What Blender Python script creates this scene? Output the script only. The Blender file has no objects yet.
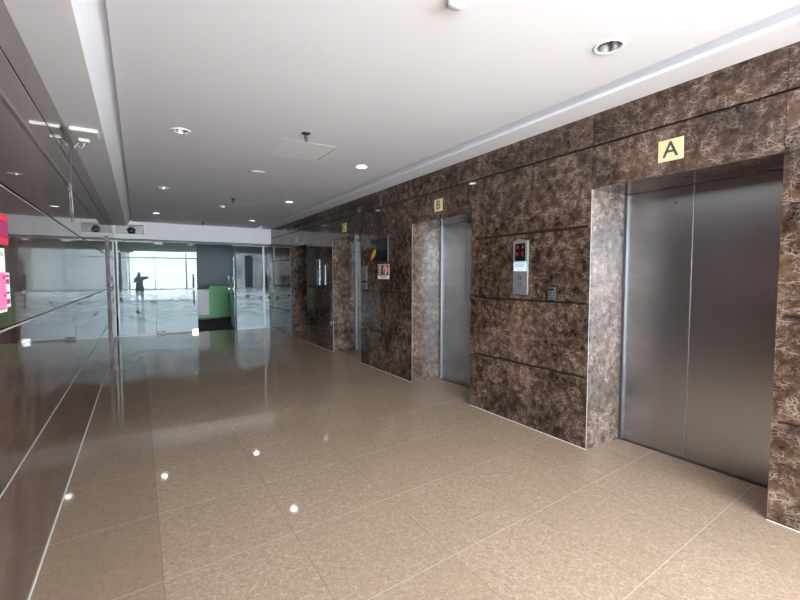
import bpy, bmesh, math, random
from mathutils import Vector, Matrix
random.seed(7)
S = bpy.context.scene
COL = S.collection

# ------------------------------------------------------------------ camera
CAM_H, YAW, PITCH, ROLL = 1.5, 0.5533, -0.0555, -0.0005
fw = Vector((math.sin(YAW)*math.cos(PITCH), math.cos(YAW)*math.cos(PITCH), math.sin(PITCH)))
rt = Vector((math.cos(YAW), -math.sin(YAW), 0))
up = rt.cross(fw)
r2 = math.cos(ROLL)*rt + math.sin(ROLL)*up
u2 = -math.sin(ROLL)*rt + math.cos(ROLL)*up
cd = bpy.data.cameras.new('camera')
cd.sensor_width = 36
cd.lens = 422.2746/800*36
cd.clip_start = 0.02
cam = bpy.data.objects.new('camera', cd)
COL.objects.link(cam)
m = Matrix((r2, u2, -fw)).transposed().to_4x4()
m.translation = Vector((0, 0, CAM_H))
cam.matrix_world = m
S.camera = cam

# ------------------------------------------------------------------ world, daylight, exposure
SKY = 44.0
W = bpy.data.worlds.new('world')
S.world = W
W.use_nodes = True
nt = W.node_tree
nt.nodes.clear()
out = nt.nodes.new('ShaderNodeOutputWorld')
bg = nt.nodes.new('ShaderNodeBackground')
tc = nt.nodes.new('ShaderNodeTexCoord')
sx = nt.nodes.new('ShaderNodeSeparateXYZ')
mr = nt.nodes.new('ShaderNodeMapRange')
mr.inputs['From Min'].default_value = -0.25
mr.inputs['From Max'].default_value = 0.25
mx = nt.nodes.new('ShaderNodeMix')
mx.data_type = 'RGBA'
mx.inputs['A'].default_value = (0.55, 0.57, 0.58, 1)      # pale hazy city below the horizon
mx.inputs['B'].default_value = (0.86, 0.93, 1.00, 1)      # bright overcast sky
nt.links.new(tc.outputs['Generated'], sx.inputs[0])
nt.links.new(sx.outputs['Z'], mr.inputs['Value'])
nt.links.new(mr.outputs[0], mx.inputs['Factor'])
nt.links.new(mx.outputs['Result'], bg.inputs['Color'])
bg.inputs['Strength'].default_value = SKY
nt.links.new(bg.outputs[0], out.inputs['Surface'])

# sun added for floor bounce onto the near ceiling: high behind the camera, reaches only the floor strip just inside the window wall
sl = bpy.data.lights.new('sun', 'SUN')
sl.energy = 6
sl.angle = math.radians(1.0)
sl.color = (1.0, .985, .96)
so = bpy.data.objects.new('sun', sl)
so.rotation_euler = Vector((-.25, .50, -.95)).to_track_quat('-Z', 'Y').to_euler()
so.location = (3, -6, 9)
COL.objects.link(so)

# sampling portal lying in the window opening (guides the sky light, adds none of its own)
pl = bpy.data.lights.new('window_portal', 'AREA')
pl.shape = 'RECTANGLE'
pl.size, pl.size_y = 15.4, 3.0
pl.cycles.is_portal = True
po = bpy.data.objects.new('window_portal', pl)
po.location = (1.8, -4.97, 1.55)
po.rotation_euler = (math.radians(90), 0, 0)
COL.objects.link(po)

S.view_settings.view_transform = 'Standard'
S.view_settings.look = 'None'
S.view_settings.gamma = 1.0
S.view_settings.use_curve_mapping = False
S.view_settings.exposure = 0.0
S.cycles.use_denoising = True
S.cycles.max_bounces = 14
S.cycles.diffuse_bounces = 6
S.cycles.glossy_bounces = 8
S.cycles.transparent_max_bounces = 16
S.cycles.transmission_bounces = 8
S.cycles.sample_clamp_indirect = 12
S.cycles.caustics_reflective = True

# ------------------------------------------------------------------ helpers
def mark(o, label=None, cat=None, group=None, kind=None):
    if label: o['label'] = label
    if cat: o['category'] = cat
    if group: o['group'] = group
    if kind: o['kind'] = kind
    return o

def empty(name, loc=(0, 0, 0), rz=0):
    o = bpy.data.objects.new(name, None)
    o.empty_display_size = 0.1
    o.location = loc
    o.rotation_euler = (0, 0, rz)
    COL.objects.link(o)
    return o

class MB:
    """collects shapes, then links them as one mesh object"""
    def __init__(s):
        s.bm = bmesh.new()
        s.pan = s.bm.faces.layers.float.new('panel')
    def box(s, x0, x1, y0, y1, z0, z1, bev=0, panel=0.0, seg=2):
        b = bmesh.new()
        pl_ = b.faces.layers.float.new('panel')
        bmesh.ops.create_cube(b, size=1)
        for v in b.verts:
            v.co = Vector((x0+(v.co.x+.5)*(x1-x0), y0+(v.co.y+.5)*(y1-y0), z0+(v.co.z+.5)*(z1-z0)))
        if bev:
            bmesh.ops.bevel(b, geom=list(b.edges), offset=bev, segments=seg, affect='EDGES', profile=.5)
        for f in b.faces: f[pl_] = panel
        s._merge(b)
        return s
    def _merge(s, b, mat=None):
        me = bpy.data.meshes.new('tmp')
        b.to_mesh(me)
        b.free()
        if mat is not None: me.transform(mat)
        s.bm.from_mesh(me)
        bpy.data.meshes.remove(me)
    def prism(s, pts, axis, a0, a1, bev=0):
        """polygon pts (2D) extruded along axis 'x','y' or 'z' from a0 to a1"""
        b = bmesh.new()
        b.faces.layers.float.new('panel')
        def P(p, a):
            return {'x': (a, p[0], p[1]), 'y': (p[0], a, p[1]), 'z': (p[0], p[1], a)}[axis]
        v0 = [b.verts.new(P(p, a0)) for p in pts]
        v1 = [b.verts.new(P(p, a1)) for p in pts]
        b.faces.new(v0); b.faces.new(v1[::-1])
        n = len(pts)
        for i in range(n):
            b.faces.new((v0[i], v1[i], v1[(i+1) % n], v0[(i+1) % n]))
        bmesh.ops.recalc_face_normals(b, faces=b.faces)
        if bev: bmesh.ops.bevel(b, geom=list(b.edges), offset=bev, segments=2, affect='EDGES')
        s._merge(b)
        return s
    def lathe(s, prof, c=(0, 0, 0), n=32, rot=None, cap=True):
        """profile of (radius, height) turned about z at c"""
        b = bmesh.new()
        b.faces.layers.float.new('panel')
        rings = []
        for r, z in prof:
            if r < 1e-6: rings.append([b.verts.new((0, 0, z))])
            else: rings.append([b.verts.new((r*math.cos(2*math.pi*i/n), r*math.sin(2*math.pi*i/n), z)) for i in range(n)])
        for A, B in zip(rings, rings[1:]):
            for i in range(n):
                j = (i+1) % n
                if len(A) == 1 and len(B) == 1: continue
                if len(A) == 1: b.faces.new((A[0], B[i], B[j]))
                elif len(B) == 1: b.faces.new((A[i], A[j], B[0]))
                else: b.faces.new((A[i], A[j], B[j], B[i]))
        bmesh.ops.recalc_face_normals(b, faces=b.faces)
        for f in b.faces: f.smooth = True
        M = Matrix.Translation(c)
        if rot is not None: M = M @ rot
        s._merge(b, M)
        return s
    def tube(s, pts, r, n=10):
        pts = [Vector(p) for p in pts]
        b = bmesh.new()
        b.faces.layers.float.new('panel')
        rings = []
        prev = None
        for i, p in enumerate(pts):
            d = (pts[min(i+1, len(pts)-1)]-pts[max(i-1, 0)]).normalized()
            a = d.orthogonal().normalized() if prev is None else (prev-d*prev.dot(d)).normalized()
            prev = a
            c = d.cross(a)
            rings.append([b.verts.new(p+r*(math.cos(2*math.pi*k/n)*a+math.sin(2*math.pi*k/n)*c)) for k in range(n)])
        for A, B in zip(rings, rings[1:]):
            for k in range(n):
                b.faces.new((A[k], A[(k+1) % n], B[(k+1) % n], B[k]))
        b.faces.new(rings[0][::-1]); b.faces.new(rings[-1])
        bmesh.ops.recalc_face_normals(b, faces=b.faces)
        for f in b.faces: f.smooth = len(f.verts) == 4
        s._merge(b)
        return s
    def build(s, name, mat, parent=None, kind=None):
        me = bpy.data.meshes.new(name)
        s.bm.to_mesh(me)
        s.bm.free()
        me.materials.append(mat)
        o = bpy.data.objects.new(name, me)
        COL.objects.link(o)
        if parent is not None: o.parent = parent
        if kind: o['kind'] = kind
        return o

def copy_tree(o, parent=None):
    c = o.copy()
    COL.objects.link(c)
    if parent is not None: c.parent = parent
    for ch in list(o.children): copy_tree(ch, c)
    return c

def text(name, body, size, mat, parent, loc, rot, depth=.0015, bold=0.0):
    cu = bpy.data.curves.new(name, 'FONT')
    cu.body = body
    cu.size = size
    cu.align_x = 'CENTER'
    cu.align_y = 'CENTER'
    cu.extrude = depth
    cu.offset = bold
    o = bpy.data.objects.new(name+'_tmp', cu)
    COL.objects.link(o)
    dg = bpy.context.evaluated_depsgraph_get()
    me = bpy.data.meshes.new_from_object(o.evaluated_get(dg))
    bpy.data.objects.remove(o)
    me.materials.clear()
    me.materials.append(mat)
    t = bpy.data.objects.new(name, me)
    COL.objects.link(t)
    t.parent = parent
    t.location = loc
    t.rotation_euler = rot
    return t

# ------------------------------------------------------------------ materials
def new_mat(name):
    M = bpy.data.materials.new(name)
    M.use_nodes = True
    return M, M.node_tree, M.node_tree.nodes['Principled BSDF']

def plain(name, col, rough=.5, metal=0, noise=.04, scale=30, emit=None, estr=0, spec=.5):
    M, t, b = new_mat(name)
    N, L = t.nodes, t.links
    n = N.new('ShaderNodeTexNoise'); n.inputs['Scale'].default_value = scale
    co = N.new('ShaderNodeTexCoord')
    L.new(co.outputs['Object'], n.inputs['Vector'])
    mxn = N.new('ShaderNodeMix'); mxn.data_type = 'RGBA'
    mxn.inputs['A'].default_value = (*[c*(1-noise) for c in col], 1)
    mxn.inputs['B'].default_value = (*[min(1, c*(1+noise)) for c in col], 1)
    L.new(n.outputs['Fac'], mxn.inputs['Factor'])
    L.new(mxn.outputs['Result'], b.inputs['Base Color'])
    b.inputs['Roughness'].default_value = rough
    b.inputs['Metallic'].default_value = metal
    b.inputs['Specular IOR Level'].default_value = spec
    if emit:
        b.inputs['Emission Color'].default_value = (*emit, 1)
        b.inputs['Emission Strength'].default_value = estr
    return M

def math_node(t, op, a, b=None, c=None, clamp=False):
    n = t.nodes.new('ShaderNodeMath'); n.operation = op; n.use_clamp = clamp
    for i, v in enumerate((a, b, c)):
        if v is None: continue
        if isinstance(v, (int, float)): n.inputs[i].default_value = v
        else: t.links.new(v, n.inputs[i])
    return n.outputs[0]

def ramp(t, fac, stops):
    r = t.nodes.new('ShaderNodeValToRGB')
    e = r.color_ramp.elements
    while len(e) < len(stops): e.new(.5)
    for x, (p, c) in zip(e, stops):
        x.position = p; x.color = (*c, 1)
    t.links.new(fac, r.inputs[0])
    return r.outputs[0]

def mixc(t, fac, A, B):
    n = t.nodes.new('ShaderNodeMix'); n.data_type = 'RGBA'
    for k, v in (('Factor', fac), ('A', A), ('B', B)):
        if isinstance(v, (int, float)): n.inputs[k].default_value = v
        elif isinstance(v, tuple): n.inputs[k].default_value = (*v, 1)
        else: t.links.new(v, n.inputs[k])
    return n.outputs['Result']

def marble(name, dark, mid, light, vein, rough=.05, stretch=(1, 1, 1), spec=.5, vein_amt=.75):
    M, t, b = new_mat(name)
    N, L = t.nodes, t.links
    co = N.new('ShaderNodeTexCoord')
    at = N.new('ShaderNodeAttribute'); at.attribute_name = 'panel'
    sc = N.new('ShaderNodeVectorMath'); sc.operation = 'MULTIPLY'
    sc.inputs[1].default_value = stretch
    L.new(co.outputs['Object'], sc.inputs[0])
    cx = N.new('ShaderNodeCombineXYZ')
    p1 = math_node(t, 'MULTIPLY', at.outputs['Fac'], 7.3)
    p2 = math_node(t, 'MULTIPLY', at.outputs['Fac'], 3.1)
    for i, p in enumerate((p1, p2, p1)): L.new(p, cx.inputs[i])
    ad = N.new('ShaderNodeVectorMath'); ad.operation = 'ADD'
    L.new(sc.outputs[0], ad.inputs[0]); L.new(cx.outputs[0], ad.inputs[1])
    v = ad.outputs[0]
    # warp
    wn = N.new('ShaderNodeTexNoise'); wn.inputs['Scale'].default_value = 9; wn.inputs['Detail'].default_value = 3
    L.new(v, wn.inputs['Vector'])
    ws = N.new('ShaderNodeVectorMath'); ws.operation = 'MULTIPLY_ADD'
    ws.inputs[1].default_value = (.06, .06, .06)
    L.new(wn.outputs['Color'], ws.inputs[0]); L.new(v, ws.inputs[2])
    wv = ws.outputs[0]
    big = N.new('ShaderNodeTexNoise'); big.inputs['Scale'].default_value = 2.4; big.inputs['Detail'].default_value = 4
    L.new(v, big.inputs['Vector'])
    mid_n = N.new('ShaderNodeTexNoise'); mid_n.inputs['Scale'].default_value = 26; mid_n.inputs['Detail'].default_value = 10
    mid_n.inputs['Roughness'].default_value = .72
    L.new(wv, mid_n.inputs['Vector'])
    tones = []
    for s_ in (15, 37):
        vc = N.new('ShaderNodeTexVoronoi'); vc.inputs['Scale'].default_value = s_
        L.new(wv, vc.inputs['Vector'])
        sp_ = N.new('ShaderNodeSeparateColor'); L.new(vc.outputs['Color'], sp_.inputs[0])
        tones.append(sp_.outputs[0])
    tone = math_node(t, 'ADD', math_node(t, 'MULTIPLY', tones[0], .15), math_node(t, 'MULTIPLY', tones[1], .16))
    tone = math_node(t, 'ADD', tone, math_node(t, 'MULTIPLY', mid_n.outputs['Fac'], .66))
    tone = math_node(t, 'MULTIPLY_ADD', big.outputs['Fac'], .80, math_node(t, 'SUBTRACT', tone, .39))
    body = ramp(t, tone, [(.24, dark), (.52, mid), (.80, light)])
    mp = N.new('ShaderNodeMapping'); mp.inputs['Rotation'].default_value = (.65, .2, .3); mp.inputs['Scale'].default_value = (1, .75, 1.55)
    L.new(wv, mp.inputs['Vector'])
    vs = []
    for s_, th, k in ((4.2, .008, .7), (9, .026, .9), (22, .048, .75), (46, .08, .5)):
        vo = N.new('ShaderNodeTexVoronoi'); vo.feature = 'DISTANCE_TO_EDGE'; vo.inputs['Scale'].default_value = s_
        L.new(mp.outputs[0], vo.inputs['Vector'])
        f = math_node(t, 'DIVIDE', vo.outputs['Distance'], th)
        f = math_node(t, 'SUBTRACT', 1.0, f, clamp=True)
        vs.append(math_node(t, 'MULTIPLY', f, k))
    vm = math_node(t, 'MAXIMUM', math_node(t, 'MAXIMUM', vs[0], vs[1]), math_node(t, 'MAXIMUM', vs[2], vs[3]))
    gate = N.new('ShaderNodeMapRange'); gate.inputs['From Min'].default_value = .36; gate.inputs['From Max'].default_value = .62
    L.new(big.outputs['Fac'], gate.inputs['Value'])
    g2 = N.new('ShaderNodeTexNoise'); g2.inputs['Scale'].default_value = 14; g2.inputs['Detail'].default_value = 6
    L.new(v, g2.inputs['Vector'])
    gm = N.new('ShaderNodeMapRange'); gm.inputs['From Min'].default_value = .42; gm.inputs['From Max'].default_value = .60
    L.new(g2.outputs['Fac'], gm.inputs['Value'])
    gg = math_node(t, 'MULTIPLY_ADD', gate.outputs[0], .6, .4)
    gg = math_node(t, 'MULTIPLY', gg, gm.outputs[0])
    fac = math_node(t, 'MULTIPLY', math_node(t, 'MULTIPLY', vm, gg), vein_amt, clamp=True)
    # pale clouds
    cl = N.new('ShaderNodeMapRange'); cl.inputs['From Min'].default_value = .55; cl.inputs['From Max'].default_value = .8
    cl.inputs['To Max'].default_value = .30
    L.new(big.outputs['Fac'], cl.inputs['Value'])
    c1 = mixc(t, cl.outputs[0], body, light)
    L.new(mixc(t, fac, c1, vein), b.inputs['Base Color'])
    b.inputs['Roughness'].default_value = rough
    b.inputs['Specular IOR Level'].default_value = spec
    return M

M_MARBLE = marble('dark_emperador_marble', (.008, .005, .004), (.044, .0235, .0150), (.110, .064, .042), (.44, .365, .305), vein_amt=.7)
M_JAMB = marble('pale_emperador_marble', (.018, .011, .009), (.080, .050, .036), (.18, .130, .100), (.52, .47, .42), rough=.10, vein_amt=.85)  # paler jamb stone, with some window light painted into its tones
M_MARBLE_L = marble('dark_polished_marble', (.014, .008, .007), (.048, .026, .020), (.105, .064, .050), (.24, .18, .15),
                    rough=.035, stretch=(1, 1, .55), vein_amt=.5, spec=1.0)
M_GROOVE = plain('groove_shadow_black', (.008, .008, .008), .6)
M_PAINT = plain('white_ceiling_paint', (.775, .785, .835), .7, noise=.01)
M_HEADER = plain('white_header_paint', (.82, .84, .87), .6, noise=.01)
M_WHITE = plain('white_plastic', (.80, .80, .79), .4, noise=.01)
M_BLACK = plain('black_plastic', (.012, .012, .013), .3)
M_DARK = plain('dark_grey_metal', (.05, .05, .055), .35, metal=.6)
M_CHROME = plain('chrome', (.75, .75, .76), .12, metal=1, noise=.02)
M_REFL = plain('lamp_reflector', (.36, .36, .37), .30, metal=1, noise=.02)
M_VENT = plain('grey_vent_metal', (.40, .42, .44), .5)
M_STRIP = plain('dull_steel_strip', (.22, .225, .235), .34, metal=1, noise=.03)
M_DULL = plain('dull_grey_plate', (.13, .13, .125), .5)
M_GROUT = plain('pale_grout', (.62, .60, .57), .6)
M_JOINT = plain('grey_joint_strip', (.34, .33, .33), .5)
M_HATCH = plain('white_hatch_paint', (.84, .85, .89), .6, noise=.01)
M_ALU = plain('satin_aluminium', (.66, .68, .70), .32, metal=1, noise=.03)
M_WHITEMETAL = plain('white_powder_coat', (.78, .80, .81), .35, noise=.01)
M_LAMP_ON = plain('lit_lamp', (1, 1, 1), .4, emit=(1, .98, .95), estr=85)
M_LAMP_OFF = plain('unlit_lamp_glass', (.72, .72, .72), .15)
M_CREAM = plain('luminous_cream_plastic', (.52, .50, .28), .5, noise=.02)
M_INK = plain('dark_lettering', (.035, .035, .02), .5)
M_RED = plain('red_plastic', (.62, .02, .06), .35)
M_PINK = plain('pink_paper', (.85, .17, .36), .6)
M_MAGENTA = plain('dark_magenta_print', (.30, .02, .10), .6)
M_PAPER = plain('cream_paper', (.74, .74, .64), .7)
M_WHITEPAPER = plain('white_paper', (.80, .80, .80), .6)
M_PANEL = plain('brushed_grey_plate', (.36, .38, .40), .38, metal=.75, noise=.04)
M_SCREEN = plain('black_display', (.006, .006, .007), .12)
M_LED = plain('red_led', (.10, .005, .005), .4, emit=(1, .03, .03), estr=.22)
M_NOTICE = plain('pale_blue_notice', (.55, .70, .76), .6)
M_NOTICE2 = plain('blue_grey_print', (.20, .34, .42), .6)
M_REDPRINT = plain('red_print', (.50, .14, .15), .6)
M_PINKPRINT = plain('pink_print', (.66, .32, .38), .5)
M_DARKPRINT = plain('maroon_print', (.045, .015, .02), .4)
M_ORANGE = plain('orange_sticker', (.75, .20, .03), .5)
M_YELLOW = plain('yellow_sticker', (.85, .60, .05), .5)
M_CARPET = plain('dark_carpet', (.030, .036, .042), .95, noise=.3, scale=300)
M_OFFICE = plain('grey_office_paint', (.42, .47, .52), .7, noise=.02)
M_OFFICE_D = plain('dark_office_ceiling', (.30, .32, .32), .8)
M_GREEN = plain('green_laminate', (.16, .48, .19), .4, noise=.03)
M_DESKWHITE = plain('white_laminate', (.74, .74, .80), .4, noise=.01)
M_SKIN = plain('skin', (.50, .32, .24), .5)
M_SHIRT = plain('dark_blue_shirt', (.03, .045, .07), .8)
M_SHIRT2 = plain('grey_shirt', (.12, .13, .14), .8)
M_TROUSERS = plain('dark_trousers', (.02, .022, .028), .85)
M_HAIR = plain('black_hair', (.012, .010, .009), .6)

def steel_mat():
    M, t, b = new_mat('brushed_stainless_steel')
    N, L = t.nodes, t.links
    co = N.new('ShaderNodeTexCoord')
    sc = N.new('ShaderNodeVectorMath'); sc.operation = 'MULTIPLY'; sc.inputs[1].default_value = (2, 2, 260)
    L.new(co.outputs['Object'], sc.inputs[0])
    n = N.new('ShaderNodeTexNoise'); n.inputs['Scale'].default_value = 1.0; n.inputs['Detail'].default_value = 3
    L.new(sc.outputs[0], n.inputs['Vector'])
    L.new(ramp(t, n.outputs['Fac'], [(.3, (.44, .45, .465)), (.7, (.46, .47, .485))]), b.inputs['Base Color'])
    b.inputs['Metallic'].default_value = 1
    mrn = N.new('ShaderNodeMapRange'); mrn.inputs['To Min'].default_value = .25; mrn.inputs['To Max'].default_value = .27
    L.new(n.outputs['Fac'], mrn.inputs['Value'])
    L.new(mrn.outputs[0], b.inputs['Roughness'])
    b.inputs['Anisotropic'].default_value = .5
    tg = N.new('ShaderNodeTangent'); tg.direction_type = 'RADIAL'; tg.axis = 'Z'
    L.new(tg.outputs[0], b.inputs['Tangent'])
    return M
M_STEEL = steel_mat()

def floor_mat():
    M, t, b = new_mat('beige_polished_tile')
    N, L = t.nodes, t.links
    co = N.new('ShaderNodeTexCoord')
    s = N.new('ShaderNodeSeparateXYZ'); L.new(co.outputs['Object'], s.inputs[0])
    u = math_node(t, 'DIVIDE', math_node(t, 'SUBTRACT', s.outputs['X'], .060), .669)
    yy = math_node(t, 'SUBTRACT', math_node(t, 'MULTIPLY_ADD', s.outputs['X'], -.07, s.outputs['Y']), .925)
    v = math_node(t, 'DIVIDE', yy, .694)
    cells = []
    lines = []
    for q, size in ((u, .669), (v, .694)):
        fl = math_node(t, 'FLOOR', q)
        fr = math_node(t, 'FRACT', q)
        cells.append(fl)
        d = math_node(t, 'MINIMUM', fr, math_node(t, 'SUBTRACT', 1.0, fr))
        lines.append(math_node(t, 'LESS_THAN', math_node(t, 'MULTIPLY', d, size), .0017))
    cx = N.new('ShaderNodeCombineXYZ'); L.new(cells[0], cx.inputs[0]); L.new(cells[1], cx.inputs[1])
    wn = N.new('ShaderNodeTexWhiteNoise'); wn.noise_dimensions = '2D'; L.new(cx.outputs[0], wn.inputs['Vector'])
    off = N.new('ShaderNodeVectorMath'); off.operation = 'MULTIPLY_ADD'; off.inputs[1].default_value = (9, 9, 9)
    L.new(wn.outputs['Color'], off.inputs[0]); L.new(co.outputs['Object'], off.inputs[2])
    n1 = N.new('ShaderNodeTexNoise'); n1.inputs['Scale'].default_value = 46; n1.inputs['Detail'].default_value = 5; n1.inputs['Distortion'].default_value = 1.2
    L.new(off.outputs[0], n1.inputs['Vector'])
    n2 = N.new('ShaderNodeTexNoise'); n2.inputs['Scale'].default_value = 4; n2.inputs['Detail'].default_value = 3
    L.new(off.outputs[0], n2.inputs['Vector'])
    c = ramp(t, n1.outputs['Fac'], [(.32, (.262, .190, .132)), (.5, (.335, .252, .182)), (.70, (.44, .348, .265))])
    c = mixc(t, math_node(t, 'MULTIPLY', n2.outputs['Fac'], .45), c, (.30, .216, .150))
    tone = N.new('ShaderNodeMapRange'); tone.inputs['To Min'].default_value = .0; tone.inputs['To Max'].default_value = .22
    L.new(wn.outputs['Value'], tone.inputs['Value'])
    c = mixc(t, tone.outputs[0], c, (.255, .184, .126))
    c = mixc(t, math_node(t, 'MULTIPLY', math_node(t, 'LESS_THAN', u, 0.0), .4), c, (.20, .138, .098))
    c = mixc(t, math_node(t, 'MULTIPLY', lines[0], .75), c, (.16, .12, .09))
    c = mixc(t, math_node(t, 'MULTIPLY', lines[1], .55), c, (.62, .55, .46))
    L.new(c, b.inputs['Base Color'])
    b.inputs['Roughness'].default_value = .045
    b.inputs['Specular IOR Level'].default_value = .40
    return M
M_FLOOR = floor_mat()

def glass_mat(name, frost=True, refl=.0, tint=(.93, .965, .955, 1)):
    """clear office glass with a reflective coating; a frosted film covers its lower part"""
    M = bpy.data.materials.new(name)
    M.use_nodes = True
    t = M.node_tree
    N, L = t.nodes, t.links
    N.clear()
    o = N.new('ShaderNodeOutputMaterial')
    tr = N.new('ShaderNodeBsdfTransparent'); tr.inputs[0].default_value = tint
    gl = N.new('ShaderNodeBsdfGlossy'); gl.inputs['Roughness'].default_value = .0; gl.inputs['Color'].default_value = (.76, .86, .86, 1)
    lw = N.new('ShaderNodeFresnel'); lw.inputs['IOR'].default_value = 1.5
    ge = N.new('ShaderNodeNewGeometry')
    f = math_node(t, 'ADD', lw.outputs[0], refl, clamp=True)
    f = math_node(t, 'MULTIPLY', f, math_node(t, 'SUBTRACT', 1.0, ge.outputs['Backfacing']))
    clear = N.new('ShaderNodeMixShader')
    L.new(f, clear.inputs[0]); L.new(tr.outputs[0], clear.inputs[1]); L.new(gl.outputs[0], clear.inputs[2])
    if not frost:
        L.new(clear.outputs[0], o.inputs['Surface'])
        return M
    co = N.new('ShaderNodeTexCoord')
    s = N.new('ShaderNodeSeparateXYZ'); L.new(co.outputs['Object'], s.inputs[0])
    z = s.outputs['Z']
    # flowing band of broken stripes between 0.36 and 1.14 m, solid film below
    cx = N.new('ShaderNodeCombineXYZ')
    wave = math_node(t, 'MULTIPLY', math_node(t, 'SINE', math_node(t, 'MULTIPLY', s.outputs['X'], 4.2)), .06)
    zz = math_node(t, 'ADD', z, wave)
    L.new(math_node(t, 'MULTIPLY', s.outputs['X'], 2.6), cx.inputs[0])
    L.new(math_node(t, 'MULTIPLY', zz, 13), cx.inputs[1])
    n = N.new('ShaderNodeTexNoise'); n.inputs['Scale'].default_value = 1.0; n.inputs['Detail'].default_value = 2
    L.new(cx.outputs[0], n.inputs['Vector'])
    solid = N.new('ShaderNodeMapRange'); solid.inputs['From Min'].default_value = .62; solid.inputs['From Max'].default_value = .30
    L.new(zz, solid.inputs['Value'])
    top = N.new('ShaderNodeMapRange'); top.inputs['From Min'].default_value = 1.16; top.inputs['From Max'].default_value = .95
    L.new(zz, top.inputs['Value'])
    st = N.new('ShaderNodeMapRange'); st.inputs['From Min'].default_value = .44; st.inputs['From Max'].default_value = .56
    L.new(n.outputs['Fac'], st.inputs['Value'])
    pat = math_node(t, 'MULTIPLY_ADD', st.outputs[0], .30, .64)
    pat = math_node(t, 'MULTIPLY', pat, top.outputs[0])
    fr = math_node(t, 'MAXIMUM', pat, math_node(t, 'MULTIPLY', solid.outputs[0], .97))
    # clear shards left in the band
    vo = N.new('ShaderNodeTexVoronoi'); vo.inputs['Scale'].default_value = 1.0
    cv = N.new('ShaderNodeCombineXYZ')
    L.new(math_node(t, 'MULTIPLY_ADD', zz, 4.0, math_node(t, 'MULTIPLY', s.outputs['X'], 7)), cv.inputs[0]); L.new(math_node(t, 'MULTIPLY', zz, 13), cv.inputs[1])
    L.new(cv.outputs[0], vo.inputs['Vector'])
    sv = N.new('ShaderNodeSeparateColor'); L.new(vo.outputs['Color'], sv.inputs[0])
    shard = math_node(t, 'GREATER_THAN', sv.outputs[0], .90)
    band = math_node(t, 'MULTIPLY', math_node(t, 'GREATER_THAN', zz, .55), math_node(t, 'LESS_THAN', zz, 1.05))
    fr = math_node(t, 'MULTIPLY', fr, math_node(t, 'SUBTRACT', 1.0, math_node(t, 'MULTIPLY', math_node(t, 'MULTIPLY', shard, band), .9)))
    df = N.new('ShaderNodeBsdfDiffuse'); df.inputs[0].default_value = (.70, .85, .92, 1)
    tl = N.new('ShaderNodeBsdfTranslucent'); tl.inputs[0].default_value = (.70, .85, .92, 1)
    dm = N.new('ShaderNodeMixShader'); dm.inputs[0].default_value = .3
    L.new(df.outputs[0], dm.inputs[1]); L.new(tl.outputs[0], dm.inputs[2])
    dg = N.new('ShaderNodeMixShader')
    L.new(math_node(t, 'MULTIPLY', lw.outputs[0], .35), dg.inputs[0]); L.new(dm.outputs[0], dg.inputs[1]); L.new(gl.outputs[0], dg.inputs[2])
    fin = N.new('ShaderNodeMixShader')
    L.new(fr, fin.inputs[0]); L.new(clear.outputs[0], fin.inputs[1]); L.new(dg.outputs[0], fin.inputs[2])
    L.new(fin.outputs[0], o.inputs['Surface'])
    return M
M_GLASS = glass_mat('frosted_office_glass')
M_WINDOW = glass_mat('window_glass', frost=False, refl=0.0, tint=(.985, .99, .99, 1))

M_RIB = marble('honed_mauve_marble', (.05, .042, .045), (.12, .10, .105), (.22, .19, .19), (.4, .36, .36), rough=.5, spec=.3)

# ------------------------------------------------------------------ dimensions (metres)
XR, XL = 3.2532, -.4803
DEP = .4924
YG = 12.594
YH = 12.28
YEND = -.5
ZC = 2.842
ZCL = 2.735
G = [0.0, .626, 1.266, 1.9235, 2.580]
GL = [0.0, .650, 1.282, 1.888, 2.489]
ZOP = 2.2294
OPEN = [(.963, 2.2046), (3.712, 4.946), (6.552, 7.787), (9.314, 10.517)]

# ------------------------------------------------------------------ floor
MB().box(-6.2, 9.6, -5.1, YG, -.2, 0).build('floor', M_FLOOR, kind='structure')
MB().box(-3.2, 6.6, YG, 19.2, -.2, 0).build('floor_office', M_CARPET, kind='structure')

# ------------------------------------------------------------------ right wall: polished slabs with open horizontal joints
w = MB()
gw = .008
vj = .0012
pk = [0]
def pan():
    pk[0] += 1
    return (pk[0]*.618) % 1*5
T = .03
def slab_rows(y0, y1, rows, x0=XR, x1=XR+T):
    w = MB()
    for z0, z1 in rows:
        w.box(x0, x1, y0+vj, y1-vj, z0+(gw if z0 > 0 else 0), z1-(gw if z1 < ZC else 0), panel=pan())
    w.build('wall_right', M_MARBLE, kind='structure')
pier_rows = list(zip(G, G[1:]+[ZC]))
piers = [(YEND, OPEN[0][0]), (OPEN[0][1], OPEN[1][0]), (OPEN[1][1], OPEN[2][0]), (OPEN[2][1], OPEN[3][0]), (OPEN[3][1], YG+.02)]
for y0, y1 in piers: slab_rows(y0, y1, pier_rows)
for y0, y1 in OPEN:
    slab_rows(y0, y1, [(ZOP, G[4]), (G[4], ZC)])
    for ya, yb in ((y1, y1+T), (y0-T, y0)):
        w = MB()
        for z0, z1 in zip([0, G[2]], [G[2], ZOP]):
            w.box(XR+.002, XR+DEP+.02, ya, yb, z0, z1-.001, panel=pan())
        w.build('wall_right', M_JAMB, kind='structure')
    w = MB()
    w.box(XR+.002, XR+DEP+.02, y0, y1, ZOP, ZOP+T, panel=pan())
    w.build('wall_right', M_MARBLE, kind='structure')
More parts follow.
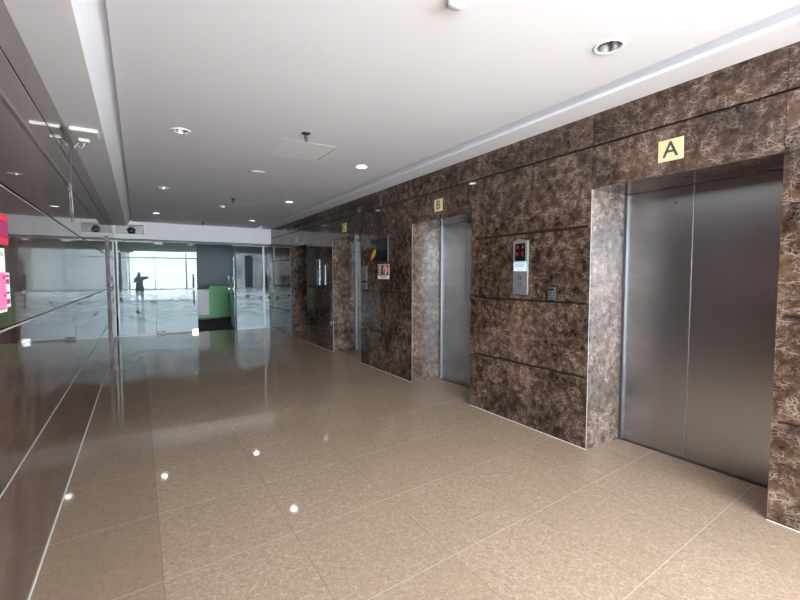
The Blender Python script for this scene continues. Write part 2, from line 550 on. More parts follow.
# dark backing seen in the joints, solid masonry behind
for y0, y1 in piers: MB().box(XR+.027, XR+DEP+.3, y0+(.02 if y0 > YEND else 0), y1-.02, .001, ZC-.001).build('wall_right_backing', M_GROOVE, kind='structure')
for y0, y1 in OPEN: MB().box(XR+.027, XR+DEP+.3, y0-.03, y1+.03, ZOP+.027, ZC-.001).build('wall_right_backing', M_GROOVE, kind='structure')
for y0, y1 in OPEN: MB().box(XR+DEP+.25, XR+DEP+.3, y0-.05, y1+.05, 0, ZOP+.05).build('wall_shaft', M_GROOVE, kind='structure')
# thin pale strips: painted bevel highlight at the open corners, grout along the skirting line
e = MB()
for y0, y1 in OPEN:
    e.box(XR-.0006, XR+.004, y1-.0012, y1+.0003, 0, ZOP)
e.build('trim_5', M_JOINT, kind='structure')
e = MB()
for y0, y1 in piers: e.box(XR-.003, XR+.004, y0, y1, 0, .0045)
e.box(XL-.004, XL+.005, YEND, YG, 0, .007)
e.build('trim_1', M_GROUT, kind='structure')

# ------------------------------------------------------------------ left wall
w = MB()
ys = [YEND, 1.4, 3.0, 4.6, 6.2, 7.8, 9.5, 11.1, YG+.02]
for a, b in zip(ys, ys[1:]):
    p_ = pan()
    for z0, z1 in zip(GL, GL[1:]+[ZCL]):
        w.box(XL-T, XL, a+.0006, b-.0006, z0+(gw if z0 > 0 else 0), z1-(gw if z1 < ZCL else 0), panel=p_+z0)
w.build('wall_left', M_MARBLE_L, kind='structure')
rb = MB(); rb.box(XL-.005, XL+.030, 9.50, 9.56, 0, 2.25, panel=2.2)      # slim upright rib of paler stone
rb.build('trim_3', M_RIB, kind='structure')
gs = MB()
for z in GL[1:]: gs.box(XL-.006, XL-.002, YEND, YG, z-.008, z-.001)
gs.build('trim_4', M_JOINT, kind='structure')
MB().box(XL-.3, XL-.012, YEND, YG+.02, .001, ZC).build('wall_left_backing', M_GROOVE, kind='structure')

# ------------------------------------------------------------------ ceiling with two cove troughs
c = MB()
CX0, CX1 = -.097, 2.815          # main panel
c.box(CX0, CX1, YEND, YH, ZC, ZC+.10)
main_ceiling = c.build('ceiling', M_PAINT, kind='structure')
c = MB()
tl = [(XL-.02, ZCL)] + [(-.223, ZCL)]
for i in range(1, 13):
    a = i/12
    tl.append((-.223+.26*a, ZCL+.21*(1-(1-a)**2)))
tl += [(.037, 3.06), (XL-.02, 3.06)]
c.prism(tl, 'y', YEND, YH)
c.box(2.985, XR+.3, YEND, YH, ZC, ZC+.025)
c.box(CX1-.06, XR+.3, YEND, YH, ZC+.11, 3.06)
c.box(3.03, XR+DEP+.3, YEND, YH, ZC+.025, 3.06)
c.box(CX0+.04, CX1-.03, YEND, YH, ZC+.16, ZC+.2)
c.box(XL-.3, XR+DEP+.3, YEND, YG+.2, 3.06, 3.2)
c.box(XL-.3, XR+DEP+.3, YEND-.06, YEND, ZC, 3.2)
c.build('ceiling_coves', M_PAINT, kind='structure')
MB().box(-6.2, 9.6, -5.1, YEND-.06, 3.12, 3.3).build('ceiling_gallery', M_PAINT, kind='structure')

# ------------------------------------------------------------------ gallery behind the camera: window wall
g = MB()
g.box(-6.2, -6.0, -5.2, YEND, 0, 3.3)
g.box(-6.2, XL-.3, YEND-.1, YEND+.1, 0, 3.3)
g.box(9.6, 9.8, -5.2, YEND, 0, 3.3)
g.box(XR+DEP+.3, 9.8, YEND-.1, YEND+.1, 0, 3.3)
g.build('wall_gallery', M_PAINT, kind='structure')
g = MB()
for x in (-5.97, -3.4, -.48, 2.6, 5.6, 8.4, 9.57): g.box(x-.035, x+.035, -5.1, -5.0, 0, 3.12)
for z in (.03, .72, 2.66, 3.09): g.box(-6.0, 9.6, -5.09, -5.01, z-.03, z+.03)
g.box(6.85, 7.45, -5.12, -4.98, 0, 3.12)
wf = g.build('window_1', M_WHITEMETAL, kind='structure')
MB().box(-6.0, 9.6, -5.058, -5.050, .03, 3.1).build('window_pane', M_WINDOW, wf)

# ------------------------------------------------------------------ header over the glass wall, with two air vents
h = MB()
HZ0, HZ1 = 2.425, 3.05
V0, V1, VZ0, VZ1 = -.455, .150, 2.53, 2.775
h.box(XL, V0, YH, YG+.1, HZ0, HZ1)
h.box(V1, XR, YH, YG+.1, HZ0, HZ1)
h.box(V0, V1, YH, YG+.1, HZ0, VZ0)
h.box(V0, V1, YH, YG+.1, VZ1, HZ1)
h.box(V0, V1, YG, YG+.1, VZ0, VZ1)
h.build('wall_far', M_HEADER, kind='structure')
MB().box(XL, XR, YG-.03, YG+.04, 2.385, 2.424).build('trim_2', M_DARK, kind='structure')
v = empty('air_vent', ((V0+V1)/2, YH, VZ0))
mark(v, 'rectangular air vent with a dark round duct set in the white header', 'vent')
cxv = 0
hw = (V1-V0)/2
f = MB()
hh = VZ1-VZ0
for a in ((-hw-.025, -hw+.012, -.025, hh+.025), (hw-.012, hw+.025, -.025, hh+.025)): f.box(a[0], a[1], -.012, .02, a[2], a[3], bev=.002)
for a in ((-hw, hw, -.025, .012), (-hw, hw, hh-.012, hh+.025)): f.box(a[0], a[1], -.012, .02, a[2], a[3], bev=.002)
f.build('frame', M_WHITEMETAL, v)
f = MB(); f.box(-hw+.012, hw-.012, .10, .11, .012, hh-.012)
f.build('back_plate', M_VENT, v)
f = MB(); f.lathe([(.0, .0), (.055, .0), (.062, .01), (.095, .10), (.095, .13), (.06, .13)], (0.03, -.02, hh/2-.02), n=28, rot=Matrix.Rotation(-math.pi/2, 4, 'X'))
f.build('duct', M_BLACK, v)
f = MB()
for z in (.07, .15): f.box(-hw+.01, hw-.01, .05, .058, z, z+.012)
f.build('louvre', M_PANEL, v)

# ------------------------------------------------------------------ glass wall
def pane(x0, x1, z0=.02, z1=2.385):
    return MB().box(x0, x1, YG-.006, YG+.006, z0, z1)
def fitting(mb, x0, x1, z0, z1): mb.box(x0, x1, YG-.022, YG+.022, z0, z1, bev=.004)

p = empty('glass_panel', (0, 0, 0))
mark(p, 'fixed frosted glass panel left of the glass door, beside the dark left wall', 'glass panel')
pane(XL+.05, .352).build('pane', M_GLASS, p)
f = MB(); f.box(-.462, -.425, YG-.03, YG+.03, 0, 2.385, bev=.003)
f.build('upright', M_WHITEMETAL, p)
f = MB(); f.box(XL, .355, YG-.03, YG+.03, 0, .032, bev=.003)
f.build('bottom_rail', M_WHITEMETAL, p)
f = MB(); f.box(XL, .355, YG-.02, YG+.02, 2.368, 2.385)
f.build('top_rail', M_WHITEMETAL, p)

d = empty('glass_door', (0, 0, 0))
mark(d, 'closed frosted glass door leaf with a long pull handle, left of the open doorway', 'glass door')
pane(.362, 1.335, .03, 2.37).build('pane', M_GLASS, d)
f = MB(); fitting(f, .37, .56, .0, .075); f.build('floor_hinge_fitting', M_DARK, d)
f = MB(); fitting(f, 1.19, 1.335, .0, .085); f.build('lock_fitting', M_CHROME, d)
f = MB(); fitting(f, .36, .55, 2.325, 2.385); f.build('top_fitting', M_WHITEMETAL, d)
f = MB(); fitting(f, 1.14, 1.26, 2.325, 2.375); f.build('top_fitting', M_WHITEMETAL, d)
f = MB(); f.box(.56, 1.19, YG-.012, YG+.012, .008, .03); f.build('bottom_seal', M_DARK, d)
def handle(parent, x, y, sx_, z0=.755, z1=1.57, ax='y'):
    f = MB()
    for s_ in (-1, 1):
        o_ = s_*.06
        P = (x, y+o_) if ax == 'y' else (x+o_, y)
        f.tube([(P[0], P[1], z0), (P[0], P[1], z1)], .017, 14)
        for z in (z0+.12, z1-.12):
            f.tube([(x, y, z), (P[0], P[1], z)], .009, 8)
    return f.build('pull_handle', M_CHROME, parent)
handle(d, 1.245, YG, 1)

# open leaf, swung into the office about its right pivot
d2 = empty('glass_door', (2.288, YG+.01, 0), math.radians(180-94))
mark(d2, 'open glass door leaf swung into the office, seen nearly edge on', 'glass door')
lm = MB(); lm.box(0, .94, -.006, .006, .03, 2.37)
lo = lm.build('pane', M_GLASS, d2)
for nm, a0, a1, z0, z1, mt in (('floor_hinge_fitting', 0, .17, 0, .075, M_DARK), ('lock_fitting', .80, .94, 0, .085, M_DARK), ('top_fitting', 0, .17, 2.325, 2.38, M_DARK)):
    f = MB(); f.box(a0, a1, -.02, .02, z0, z1, bev=.004); f.build(nm, mt, d2)
handle(d2, .85, 0, 1, .72, 1.53)

p = empty('glass_panel', (0, 0, 0))
mark(p, 'fixed frosted glass sidelight between the open doorway and the elevator wall', 'glass panel')
pane(2.335, 3.09).build('pane', M_GLASS, p)
f = MB(); f.box(3.075, 3.13, YG-.03, YG+.03, 0, 2.385, bev=.003); f.build('upright', M_WHITEMETAL, p)
f = MB(); f.box(2.318, 2.335, YG-.015, YG+.015, 0, 2.385); f.build('upright', M_DARK, p)
f = MB(); f.box(2.336, XR, YG-.03, YG+.03, 0, .032, bev=.003); f.build('bottom_rail', M_WHITEMETAL, p)
f = MB(); f.box(2.335, XR, YG-.02, YG+.02, 2.368, 2.385); f.build('top_rail', M_WHITEMETAL, p)
MB().box(3.13, XR, YG-.006, YG+.006, .03, 2.37).build('pane', M_GLASS, p)

# ------------------------------------------------------------------ office beyond the glass
o_ = MB()
o_.box(-3.2, 6.6, 19.0, 19.2, 0, 3.0)
o_.box(-3.4, -3.2, YG, 19.2, 0, 3.0)
o_.box(6.6, 6.8, YG, 19.2, 0, 3.0)
o_.box(-3.4, XL-.0, YG+.02, YG+.2, 0, 3.2)
o_.box(XR, 6.8, YG+.02, YG+.2, 0, 3.2)
o_.build('wall_office', M_OFFICE, kind='structure')
MB().box(-3.4, 6.8, YG+.1, 19.2, 2.86, 3.05).build('ceiling_office', M_OFFICE_D, kind='structure')
dk = empty('reception_desk', (2.2, 16.1, 0))
mark(dk, 'white and green reception desk with a green base stripe, seen through the open doorway', 'desk')
MB().box(-1.6, -.13, -.02, .02, .17, 1.02, bev=.004).build('front_panel', M_DESKWHITE, dk)
MB().box(-.13, .75, -.06, .02, .17, 1.15, bev=.004).build('end_panel', M_GREEN, dk)
MB().box(-1.6, .75, -.065, .0, .07, .17, bev=.002).build('base_stripe', M_GREEN, dk)
MB().box(-1.6, .70, .0, .6, 0, .07).build('plinth', M_BLACK, dk)
MB().box(-1.6, -.1, -.05, .65, 1.02, 1.05, bev=.004).build('worktop', M_DESKWHITE, dk)
MB().box(-.1, .75, -.03, .65, 1.15, 1.18, bev=.004).build('counter_top', M_GREEN, dk)
MB().box(-1.58, .72, .05, .6, .07, 1.0).build('carcass', M_DESKWHITE, dk)
# office ceiling light panels (unseen, added behind the header to light the office)
for i, (x, y) in enumerate([(0.2, 13.1), (2.0, 13.1), (3.8, 13.1)]):
    t_ = empty('office_light', (x, y, 2.86))
    mark(t_, ['square office ceiling light behind the header, left of the doorway', 'square office ceiling light behind the header, above the doorway', 'square office ceiling light behind the header, right of the doorway'][i], 'ceiling light', 'office ceiling lights')
    MB().box(-.31, .31, -.31, .31, -.02, 0).build('frame', M_WHITEMETAL, t_)
    MB().box(-.28, .28, -.28, .28, -.026, -.02).build('diffuser', plain('office_diffuser', (1, 1, 1), .5, emit=(.85, .93, 1), estr=3.0), t_)

# ------------------------------------------------------------------ elevator doors
def elevator(y0, y1, label, seam_off=.09):
    e_ = empty('elevator_door', (XR+DEP, (y0+y1)/2, 0))
    mark(e_, label, 'elevator door', 'elevator doors along the right wall')
    h_ = (y1-y0)/2
    for s_ in (-1, 1):
        a, b = sorted((s_*h_, s_*(h_-.028)))
        MB().box(-.012, .05, a, b, 0, ZOP-.002, bev=.003).build('jamb_strip', M_STRIP, e_)
    sm = .068
    MB().box(.012, .05, sm+.0015, h_-.028, .008, ZOP-.002, bev=.002).build('door_panel', M_STEEL, e_)
    MB().box(.012, .05, -h_+.028, sm-.0015, .008, ZOP-.002, bev=.002).build('door_panel', M_STEEL, e_)
    MB().box(.055, .06, -h_, h_, 0, ZOP-.002).build('shaft_cover', M_BLACK, e_)
    MB().box(-.004, .05, -h_+.028, h_-.028, .0, .007).build('sill', M_DARK, e_)
    k_ = MB(); k_.lathe([(0, .004), (.007, .004), (.008, 0)], (.012, .205, 2.10), n=14, rot=Matrix.Rotation(-math.pi/2, 4, 'Y'))
    k_.build('release_keyhole', M_BLACK, e_)
    return e_
names = ['brushed steel elevator door under the plaque lettered A, nearest and largest',
         'brushed steel elevator door under the plaque lettered B, seen at a steep angle',
         'dark narrow elevator door under the third plaque along the marble wall',
         'farthest elevator door, almost hidden in its recess beside the glass wall']
for (y0, y1), n in zip(OPEN, names): elevator(y0, y1, n)

# plaques with letters (faces point to -x)
RX = (math.radians(90), 0, math.radians(-90))
for ltr, yc, lab in (('A', 1.592, 'cream plaque with a dark letter A above the nearest elevator'),
                     ('B', 4.338, 'cream plaque with a dark letter B above the second elevator'),
                     ('C', 7.205, 'small cream plaque above the third elevator'),
                     ('D', 10.014, 'tiny cream plaque above the farthest elevator')):
    q = empty('letter_plaque', (XR, yc, 2.40))
    mark(q, lab, 'sign', 'elevator letter plaques')
    MB().box(-.006, 0, -.084, .084, -.076, .076, bev=.0012).build('plate', M_CREAM, q)
    text('letter', ltr, .155, M_INK, q, (-.0065, 0, 0), RX, .0008, .001)

# ------------------------------------------------------------------ call panels
def call_panel(y, label, notice=True):
    q = empty('elevator_call_panel', (XR, y, 1.32))
    mark(q, label, 'call panel', 'elevator call panels')
    H, w_ = .545, .094
    pts = [(-w_, 0), (w_, 0), (w_, H-.012)]
    for i in range(0, 13):
        a = i/12
        pts.append((w_-2*w_*a, H-.012+.014*math.sin(math.pi*a)))
    pts.append((-w_, H-.012))
    seen = []
    for p_ in pts:
        if not seen or (abs(p_[0]-seen[-1][0])+abs(p_[1]-seen[-1][1])) > 1e-5: seen.append(p_)
    MB().prism(seen, 'x', -.014, 0, bev=.0015).build('faceplate', M_PANEL, q)
    MB().box(-.0165, -.013, -.066, .066, .335, .508, bev=.001).build('display', M_SCREEN, q)
    # arrows and digits: left column (+y is left in view)
    for cy in (.033, -.033):
        f = MB()
        f.prism([(cy-.016, .474), (cy+.016, .474), (cy+.005, .474), (cy+.005, .494), (cy-.005, .494), (cy-.005, .474), (cy, .449)][0:2]+[(cy, .449)], 'x', -.0175, -.0163)
        f.box(-.0175, -.0163, cy-.005, cy+.005, .474, .494)
        f.build('led_arrow', M_LED, q)
    for cy in (.046, .026): MB().box(-.0175, -.0163, cy-.003, cy+.003, .385, .425).build('led_digit', M_LED, q)
    f = MB()
    for z in (.385, .4025, .420): f.box(-.0175, -.0163, -.043, -.021, z, z+.005)
    f.box(-.0175, -.0163, -.0255, -.021, .385, .425)
    f.build('led_digit', M_LED, q)
    if notice:
        n_ = MB().box(-.0155, -.013, -.084, .084, .232, .328).build('notice', M_NOTICE, q)
        f = MB()
        for z, a, b in ((.312, -.07, .07), (.296, -.05, .072), (.284, -.066, .066), (.272, -.04, .07)): f.box(-.0162, -.0154, a, b, z, z+.005)
        f.build('print', M_NOTICE2, n_)
        f = MB(); f.box(-.0162, -.0154, -.075, .075, .238, .254); f.build('print_strip', M_WHITEPAPER, n_)
        f = MB(); f.box(-.0168, -.016, -.03, .05, .244, .249); f.build('print', M_REDPRINT, n_)
    for z in (.168, .100):
        b_ = MB().box(-.018, -.013, -.019, .019, z-.017, z+.017, bev=.002).build('call_button', M_BLACK, q)
        up_ = 1 if z > .12 else -1
        MB().prism([(-.008, z-.005*up_), (.008, z-.005*up_), (0, z+.007*up_)], 'x', -.0188, -.0178).build('arrow', M_WHITE, b_)
    return q
call_panel(2.965, 'grey elevator call panel with red digits and pale notice, between elevators A and B')
call_panel(8.56, 'small far call panel on the dark pier before the last elevator', False)
MB_ = MB().box(XR-.012, XR, 8.15, 8.235, 1.33, 1.735, bev=.002)
mark(MB_.build('wall_plate', M_PANEL), 'narrow grey plate right of the far call panel', 'wall plate')
q = empty('wall_plate', (XR, 6.41, 1.29))
mark(q, 'dull grey two-part plate on the wall beside the third elevator', 'wall plate')
MB().box(-.012, 0, -.10, .10, .14, .39, bev=.002).build('upper_plate', M_DULL, q)
MB().box(-.012, 0, -.10, .10, 0, .11, bev=.002).build('lower_plate', M_DULL, q)

# keypad
q = empty('keypad', (XR, 2.578, 1.272))
mark(q, 'small black access keypad right of the call panel', 'keypad')
MB().box(-.028, 0, -.042, .042, 0, .130, bev=.005).build('body', M_BLACK, q)
MB().box(-.030, -.026, -.036, .036, .118, .128, bev=.002).build('top_strip', M_ALU, q)
for r in range(4):
    for c_ in range(3):
        MB().box(-.031, -.027, .022-c_*.022-.007, .022-c_*.022+.007, .018+r*.021, .018+r*.021+.013, bev=.002).build('key', M_DULL, q)

# advertising screen, notice sign and flat coloured patch between B and C
q = empty('wall_screen', (XR, 5.777, 1.73))
mark(q, 'black wall-mounted screen above the no-smoking sign', 'screen')
MB().box(-.02, 0, -.19, .19, 0, .37, bev=.003).build('case', M_BLACK, q)
MB().box(-.022, -.019, -.178, .178, .012, .358).build('display', M_SCREEN, q)
s_ = empty('wall_sticker', (XR, 6.075, 1.77))
mark(s_, 'orange and yellow sticker on dark marble, left of the black screen', 'sticker')
MB().prism([(.11, .0), (.06, -.0), (-.03, .05), (-.085, .12), (-.09, .175), (-.02, .165), (.03, .13), (.075, .09)], 'x', -.002, 0).build('backing', M_ORANGE, s_)
MB().prism([(.02, .06), (-.04, .075), (-.085, .125), (-.085, .17), (-.03, .155), (.01, .11)], 'x', -.0032, -.0018).build('flash', M_YELLOW, s_)
q = empty('no_smoking_sign', (XR, 5.757, 1.463))
mark(q, 'white-edged no-smoking sign with a pink circle on dark marble', 'sign')
MB().box(-.004, 0, -.178, .178, 0, .228, bev=.001).build('plate', M_WHITEPAPER, q)
MB().box(-.0052, -.0038, -.168, .168, .052, .220).build('picture', M_DARKPRINT, q)
f = MB(); f.lathe([(0, .001), (.072, .001), (.072, 0)], (-.0052, -.062, .137), n=28, rot=Matrix.Rotation(-math.pi/2, 4, 'Y'))
f.build('prohibition_disc', M_PINKPRINT, q)
f = MB()
ring = [(-.0068, -.062+.074*math.cos(2*math.pi*i/28), .137+.074*math.sin(2*math.pi*i/28)) for i in range(29)]
f.tube(ring, .004, 6); f.tube([(-.0068, -.112, .188), (-.0068, -.012, .086)], .005, 6)
f.build('prohibition_ring', M_REDPRINT, q)
f = MB()
f.box(-.0075, -.006, -.10, -.03, .130, .140); f.box(-.0075, -.006, -.028, -.016, .130, .140)
f.build('cigarette', M_DARKPRINT, q)
f = MB()
f.box(-.0065, -.005, .125, .150, .068, .210)
f.build('side_strip', M_REDPRINT, q)
f = MB()
for z in (.075, .105, .135, .165, .19): f.box(-.0065, -.005, .075+.01*math.sin(z*90), .115, z, z+.018)
f.build('side_letters', M_WHITEPAPER, q)
text('caption', 'NO SMOKING', .034, M_INK, q, (-.0042, 0, .026), RX, .0005, .0006)

# ------------------------------------------------------------------ left wall: alarm, boards, flyer, cable
q = empty('fire_alarm', (XL, 2.30, 1.63))
mark(q, 'red fire alarm box at the left edge on the dark marble wall', 'fire alarm')
MB().box(0, .022, -.13, .075, 0, .125, bev=.008).build('body', M_RED, q)
MB().box(.020, .025, -.10, .055, .03, .095, bev=.002).build('face', M_MAGENTA, q)
f = MB(); f.lathe([(0, .016), (.012, .015), (.022, .008), (.024, 0)], (.0, .125, .05), n=20, rot=Matrix.Rotation(math.pi/2, 4, 'Y'))
f.build('call_button', M_CHROME, q)
q = empty('notice_board', (XL, 2.255, 1.355))
mark(q, 'cream notice board below the red fire alarm at the left edge', 'notice board')
MB().box(0, .008, -.12, .11, 0, .262, bev=.001).build('sheet', M_PAPER, q)
for z in (.012, .232, .24): MB().box(.0078, .0088, -.09, .085, z, z+.004).build('print', M_INK, q)
q = empty('flyer', (XL+.009, 2.30, 1.372))
mark(q, 'pink flyer pinned over the cream notice board', 'flyer')
MB().prism([(-.13, .0), (.045, .0), (.045, .145), (-.13, .145)], 'x', 0, .003).build('sheet', M_PINK, q)
for z, a, b in ((.118, .0, .03), (.045, .01, .035)): MB().box(.0028, .0036, a, b, z, z+.014).build('print', M_MAGENTA, q)
q = empty('leaflet', (XL, 2.400, 1.372))
mark(q, 'small grey and magenta leaflet tucked behind the pink flyer', 'leaflet')
MB().box(0, .004, -.045, .045, 0, .145).build('sheet', M_WHITEPAPER, q)
for z, h_ in ((.012, .022), (.055, .010), (.098, .02), (.125, .012)): MB().box(.0036, .0046, -.035, .035, z, z+h_).build('print', M_MAGENTA, q)

# ceiling device on left soffit, with loose wires
q = empty('ceiling_antenna', (-.355, 4.53, ZCL))
mark(q, 'white flat oblong antenna plate fixed under the left soffit', 'antenna')
MB().box(-.10, .10, -.10, .10, -.028, 0, bev=.012, seg=3).build('housing', M_WHITE, q)
q = empty('motion_sensor', (-.382, 4.785, ZCL))
mark(q, 'small white sensor box with loose wires beyond the antenna plate', 'sensor')
MB().box(-.042, .042, -.035, .035, -.03, 0, bev=.008, seg=3).build('body', M_WHITE, q)
f = MB()
f.tube([(.0, .03, -.02), (-.01, .07, -.05), (-.035, .10, -.065), (-.06, .14, -.03), (-.075, .2, -.012)], .0035, 6)
f.tube([(-.02, .03, -.02), (-.05, .06, -.03), (-.07, .05, -.06), (-.08, .09, -.08), (-.085, .12, -.05)], .003, 6)
f.build('loose_wire', M_WHITE, q)
q = empty('hanging_cable', (XL, 4.66, 1.98))
mark(q, 'thin cable with connectors hanging down the left wall', 'cable')
f = MB(); f.tube([(.007, .08, .62), (.007, .05, .52), (.007, .0, .36), (.007, -.03, .33), (.007, .0, .2), (.007, .03, .1), (.007, .05, .0)], .003, 8)
f.build('wire', M_PANEL, q)
f = MB(); f.box(.0, .012, -.045, -.025, .25, .32, bev=.003); f.build('connector', M_DULL, q)
f = MB(); f.box(.0, .012, .015, .045, .07, .15, bev=.003); f.build('connector', M_DULL, q)

# ------------------------------------------------------------------ ceiling fixtures
def downlight(x, y, lit, label, R=.080):
    q = empty('downlight', (x, y, ZC))
    mark(q, label, 'downlight', 'recessed downlights')
    r = R*.80
    MB().lathe([(r, .0), (r, -.004), (R*.97, -.008), (R+.004, -.004), (R+.004, 0)], n=40).build('trim_ring', M_WHITE, q)
    MB().lathe([(r, -.003), (r*.93, .03), (r*.55, .075), (r*.55, .078), (r*1.0, .078)], n=40).build('reflector', M_REFL, q)
    b_ = MB()
    if lit: b_.lathe([(0, .006), (r*.5, .009), (r*.86, .02), (r*.86, .024), (0, .024)], n=28)
    else: b_.lathe([(0, .03), (r*.28, .034), (r*.42, .05), (r*.54, .076), (0, .077)], n=28)
    b_.build('lamp', M_LAMP_ON if lit else M_LAMP_OFF, q)
    return (x, y, r)
holes = []
holes.append(downlight(2.375, 1.525, False, 'large unlit downlight nearest the camera, over elevator A'))
holes.append(downlight(.372, 4.44, False, 'unlit round downlight on the left of the ceiling, halfway along'))
holes.append(downlight(.365, 7.387, False, 'unlit downlight on the left, second one from the white header'))
holes.append(downlight(.352, 10.352, True, 'lit downlight at far left, close to the white header'))
holes.append(downlight(2.36, 4.715, True, 'lit downlight nearest the camera, on the right of the ceiling'))
holes.append(downlight(2.345, 7.586, True, 'middle of the three lit downlights on the right'))
holes.append(downlight(2.345, 10.529, True, 'farthest of the three lit downlights on the right, near the header'))

# cut the openings for the downlights out of the ceiling slab
cb = MB()
for x, y, r in holes: cb.lathe([(0, -.02), (r, -.02), (r, .2), (0, .2)], (x, y, ZC), n=40)
cut = cb.build('cutter', M_PAINT)
bm_ = main_ceiling.modifiers.new('holes', 'BOOLEAN')
bm_.operation = 'DIFFERENCE'; bm_.object = cut; bm_.solver = 'EXACT'
dg = bpy.context.evaluated_depsgraph_get()
nm = bpy.data.meshes.new_from_object(main_ceiling.evaluated_get(dg))
main_ceiling.modifiers.clear()
main_ceiling.data = nm
bpy.data.objects.remove(cut)

q = empty('ceiling_speaker', (1.335, 5.65, ZC))
mark(q, 'flat white round ceiling speaker between the two access panels', 'ceiling speaker')
MB().lathe([(0, -.014), (.085, -.014), (.10, -.008), (.105, 0)], n=40).build('grille', M_WHITE, q)
MB().lathe([(.103, -.004), (.112, -.006), (.114, 0)], n=40).build('rim', M_PANEL, q)
for (x, y), lab in (((1.39, 8.675), 'small white smoke detector far along the ceiling, left of the far sprinkler'), ((1.35, 1.657), 'white smoke detector at the top edge of the picture')):
    q = empty('smoke_detector', (x, y, ZC))
    mark(q, lab, 'smoke detector', 'smoke detectors')
    MB().lathe([(.055, 0), (.055, -.012), (.05, -.016)], n=32).build('base', M_WHITE, q)
    MB().lathe([(.046, -.012), (.046, -.03), (.03, -.042), (0, -.044)], n=32).build('head', M_WHITE, q)
def access(x0, x1, y0, y1, lab):
    q = empty('access_panel', ((x0+x1)/2, (y0+y1)/2, ZC))
    mark(q, lab, 'access panel', 'ceiling access panels')
    a, b = (x1-x0)/2, (y1-y0)/2
    f = MB()
    t_ = .045
    f.box(-a, a, -b, -b+t_, -.0012, 0); f.box(-a, a, b-t_, b, -.0012, 0)
    f.box(-a, -a+t_, -b+t_, b-t_, -.0012, 0); f.box(a-t_, a, -b+t_, b-t_, -.0012, 0)
    f.build('frame', M_PAINT, q)
    MB().box(-a+t_+.004, a-t_-.002, -b+t_+.003, b-t_-.003, -.0008, 0, bev=.0003).build('hatch', M_HATCH, q)
    MB().box(a-t_-.002, a-t_+.002, -b+t_, b-t_, -.0035, -.001).build('gap', M_DARK, q)
access(1.21, 1.84, 4.15, 4.78, 'square access hatch in the ceiling beside the nearest sprinkler')
access(1.42, 1.95, 7.95, 8.45, 'farther square access hatch in the ceiling, beside the middle sprinkler')
def sprinkler(x, y, lab):
    q = empty('sprinkler', (x, y, ZC))
    mark(q, lab, 'sprinkler', 'ceiling sprinklers')
    MB().lathe([(.042, 0), (.042, -.006), (.016, -.012), (.012, -.03), (.010, -.05)], n=18).build('body', M_BLACK, q)
    f = MB()
    for s_ in (-1, 1): f.tube([(s_*.010, 0, -.03), (s_*.016, 0, -.045), (s_*.004, 0, -.07)], .003, 6)
    f.build('yoke', M_BLACK, q)
    MB().lathe([(0, -.070), (.014, -.070), (.014, -.074), (0, -.075)], n=18).build('deflector', M_BLACK, q)
sprinkler(1.375, 3.90, 'dark pendent sprinkler nearest the camera, beside the larger access hatch')
sprinkler(1.432, 7.80, 'dark pendent sprinkler beside the farther access hatch')
sprinkler(1.402, 11.55, 'tiny dark sprinkler close to the white header')

# ------------------------------------------------------------------ people mirrored in the glass: standing behind the camera
def skin_mesh(verts, edges, radii, mat, name, parent, sub=2):
    me = bpy.data.meshes.new(name)
    me.from_pydata(verts, edges, [])
    o = bpy.data.objects.new(name, me)
    COL.objects.link(o)
    sk = o.modifiers.new('skin', 'SKIN')
    ss = o.modifiers.new('sub', 'SUBSURF'); ss.levels = sub; ss.render_levels = sub
    for i, r in enumerate(radii):
        v_ = me.skin_vertices[0].data[i]
        v_.radius = r if isinstance(r, tuple) else (r, r)
        v_.use_root = i == 0
    dg = bpy.context.evaluated_depsgraph_get()
    m2 = bpy.data.meshes.new_from_object(o.evaluated_get(dg))
    bpy.data.objects.remove(o)
    m2.materials.clear(); m2.materials.append(mat)
    for p_ in m2.polygons: p_.use_smooth = True
    r = bpy.data.objects.new(name, m2)
    COL.objects.link(r)
    r.parent = parent
    return r

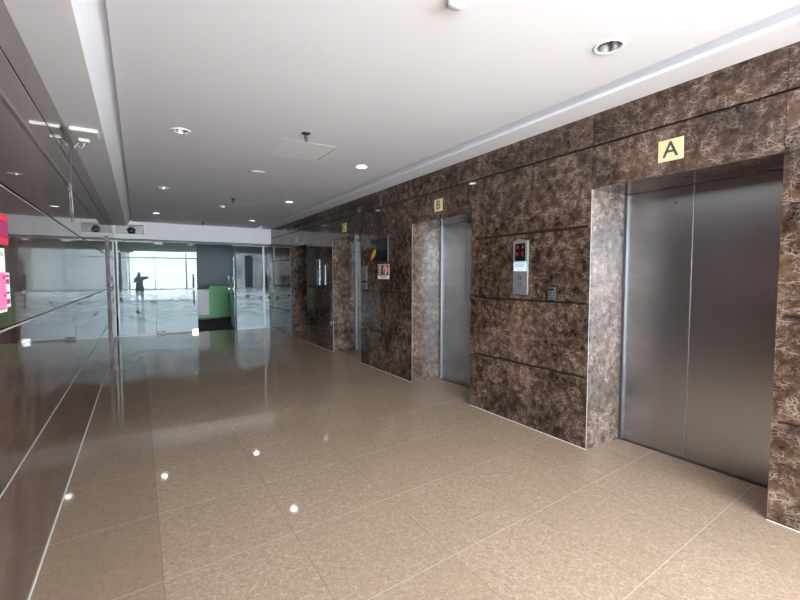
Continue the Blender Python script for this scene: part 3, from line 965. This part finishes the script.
def person(x, y, label, shirt, raised):
    """standing figure facing +y, 1.74 m tall"""
    q = empty('person', (x, y, 0))
    mark(q, label, 'person', 'people mirrored in the glass wall')
    V = [(0, 0, .95), (0, 0, 1.10), (0, .01, 1.28), (0, 0, 1.42), (0, 0, 1.50), (0, .02, 1.58), (0, .025, 1.66), (0, .015, 1.72)]
    Rr = [(.16, .11), (.145, .10), (.165, .115), (.10, .08), .052, (.066, .075), (.075, .09), (.05, .06)]
    E_ = [(i, i+1) for i in range(7)]
    def chain(start, pts):
        last = start
        for p_, r in pts:
            V.append(p_); Rr.append(r); E_.append((last, len(V)-1)); last = len(V)-1
        return last
    for s_ in (-1, 1):
        chain(0, [((s_*.10, 0, .88), .095), ((s_*.105, .01, .50), .062), ((s_*.108, -.02, .28), .055), ((s_*.11, -.02, .09), .04), ((s_*.115, .06, .045), .042), ((s_*.12, .15, .03), .03)])
    hands = []
    for s_ in (-1, 1):
        if raised:
            el, wr = ((.43, .06, 1.47), (.155, .27, 1.50)) if s_ == 1 else ((-.235, .08, 1.17), (-.13, .28, 1.45))
        elif s_ == 1:
            el, wr = (s_*.27, .04, 1.15), (s_*.14, .24, 1.22)
        else:
            el, wr = (s_*.26, -.03, 1.14), (s_*.27, .06, .90)
        last = chain(3, [((s_*.17, 0, 1.40), .062), (el, .045), (wr, .030)])
        w_, e2 = Vector(wr), Vector(el)
        dr = (w_-e2).normalized()
        pm = w_+dr*.05
        last = chain(last, [(tuple(pm), (.034, .018)), (tuple(w_+dr*.09), (.034, .015))])
        hands.append((w_, dr, s_))
    body = skin_mesh(V, E_, Rr, M_SKIN, 'body', q)
    for w_, dr, s_ in hands:
        side = dr.cross(Vector((0, 0, 1))).normalized() if abs(dr.z) < .95 else Vector((1, 0, 0))
        for i, ln in enumerate((.07, .08, .075, .058)):
            st = w_+dr*.085+side*(i-1.5)*.018
            pts = [st, st+dr*ln*.5, st+dr*ln*.85+Vector((0, .015, 0))]
            fo = skin_mesh([tuple(a) for a in pts], [(0, 1), (1, 2)], [.009, .0085, .007], M_SKIN, 'finger', q, 1)
        st = w_+dr*.04-side*.028
        skin_mesh([tuple(st), tuple(st+dr*.03-side*.025), tuple(st+dr*.06-side*.03)], [(0, 1), (1, 2)], [.011, .010, .008], M_SKIN, 'thumb', q, 1)
    # clothes: slightly larger shells over torso + upper arms, and over the legs
    V2 = [(0, 0, .90), (0, 0, 1.10), (0, .01, 1.28), (0, 0, 1.42), (0, 0, 1.47)]
    R2 = [(.178, .128), (.160, .116), (.178, .128), (.115, .092), (.066, .062)]
    E2 = [(0, 1), (1, 2), (2, 3), (3, 4)]
    for s_ in (-1, 1):
        if raised: el = (.43, .06, 1.47) if s_ == 1 else (-.235, .08, 1.17)
        elif s_ == 1: el = (s_*.27, .04, 1.15)
        else: el = (s_*.26, -.03, 1.14)
        sh = (s_*.17, 0, 1.40)
        md = tuple(a+(b-a)*.75 for a, b in zip(sh, el))
        V2 += [sh, md]; R2 += [.074, .062]; n_ = len(V2); E2 += [(3, n_-2), (n_-2, n_-1)]
    skin_mesh(V2, E2, R2, shirt, 'shirt', q)
    V3 = [(0, 0, .97)]; R3 = [(.172, .122)]; E3 = []
    for s_ in (-1, 1):
        V3 += [(s_*.10, 0, .88), (s_*.105, .01, .50), (s_*.108, -.02, .12)]
        R3 += [.108, .075, .062]
        n_ = len(V3); E3 += [(0, n_-3), (n_-3, n_-2), (n_-2, n_-1)]
    skin_mesh(V3, E3, R3, M_TROUSERS, 'trousers', q)
    skin_mesh([(0, -.01, 1.64), (0, 0, 1.70), (0, .01, 1.735)], [(0, 1), (1, 2)], [(.085, .085), (.085, .10), (.05, .06)], M_HAIR, 'hair', q)
    f = MB()
    f.lathe([(0, .018), (.010, .010), (.013, 0)], (0, .105, 1.635), n=12, rot=Matrix.Rotation(-math.pi/2, 4, 'X'))
    f.build('nose', M_SKIN, q)
    return q
person(.02, -.46, 'person in a dark shirt holding up a phone, mirrored in the left glass panel', M_SHIRT, True)
q = empty('phone', (0.0, -.055, 1.463))
mark(q, 'dark phone held up by the person mirrored in the glass', 'phone')
MB().box(-.078, .078, -.004, .004, 0, .075, bev=.003).build('body', M_BLACK, q)
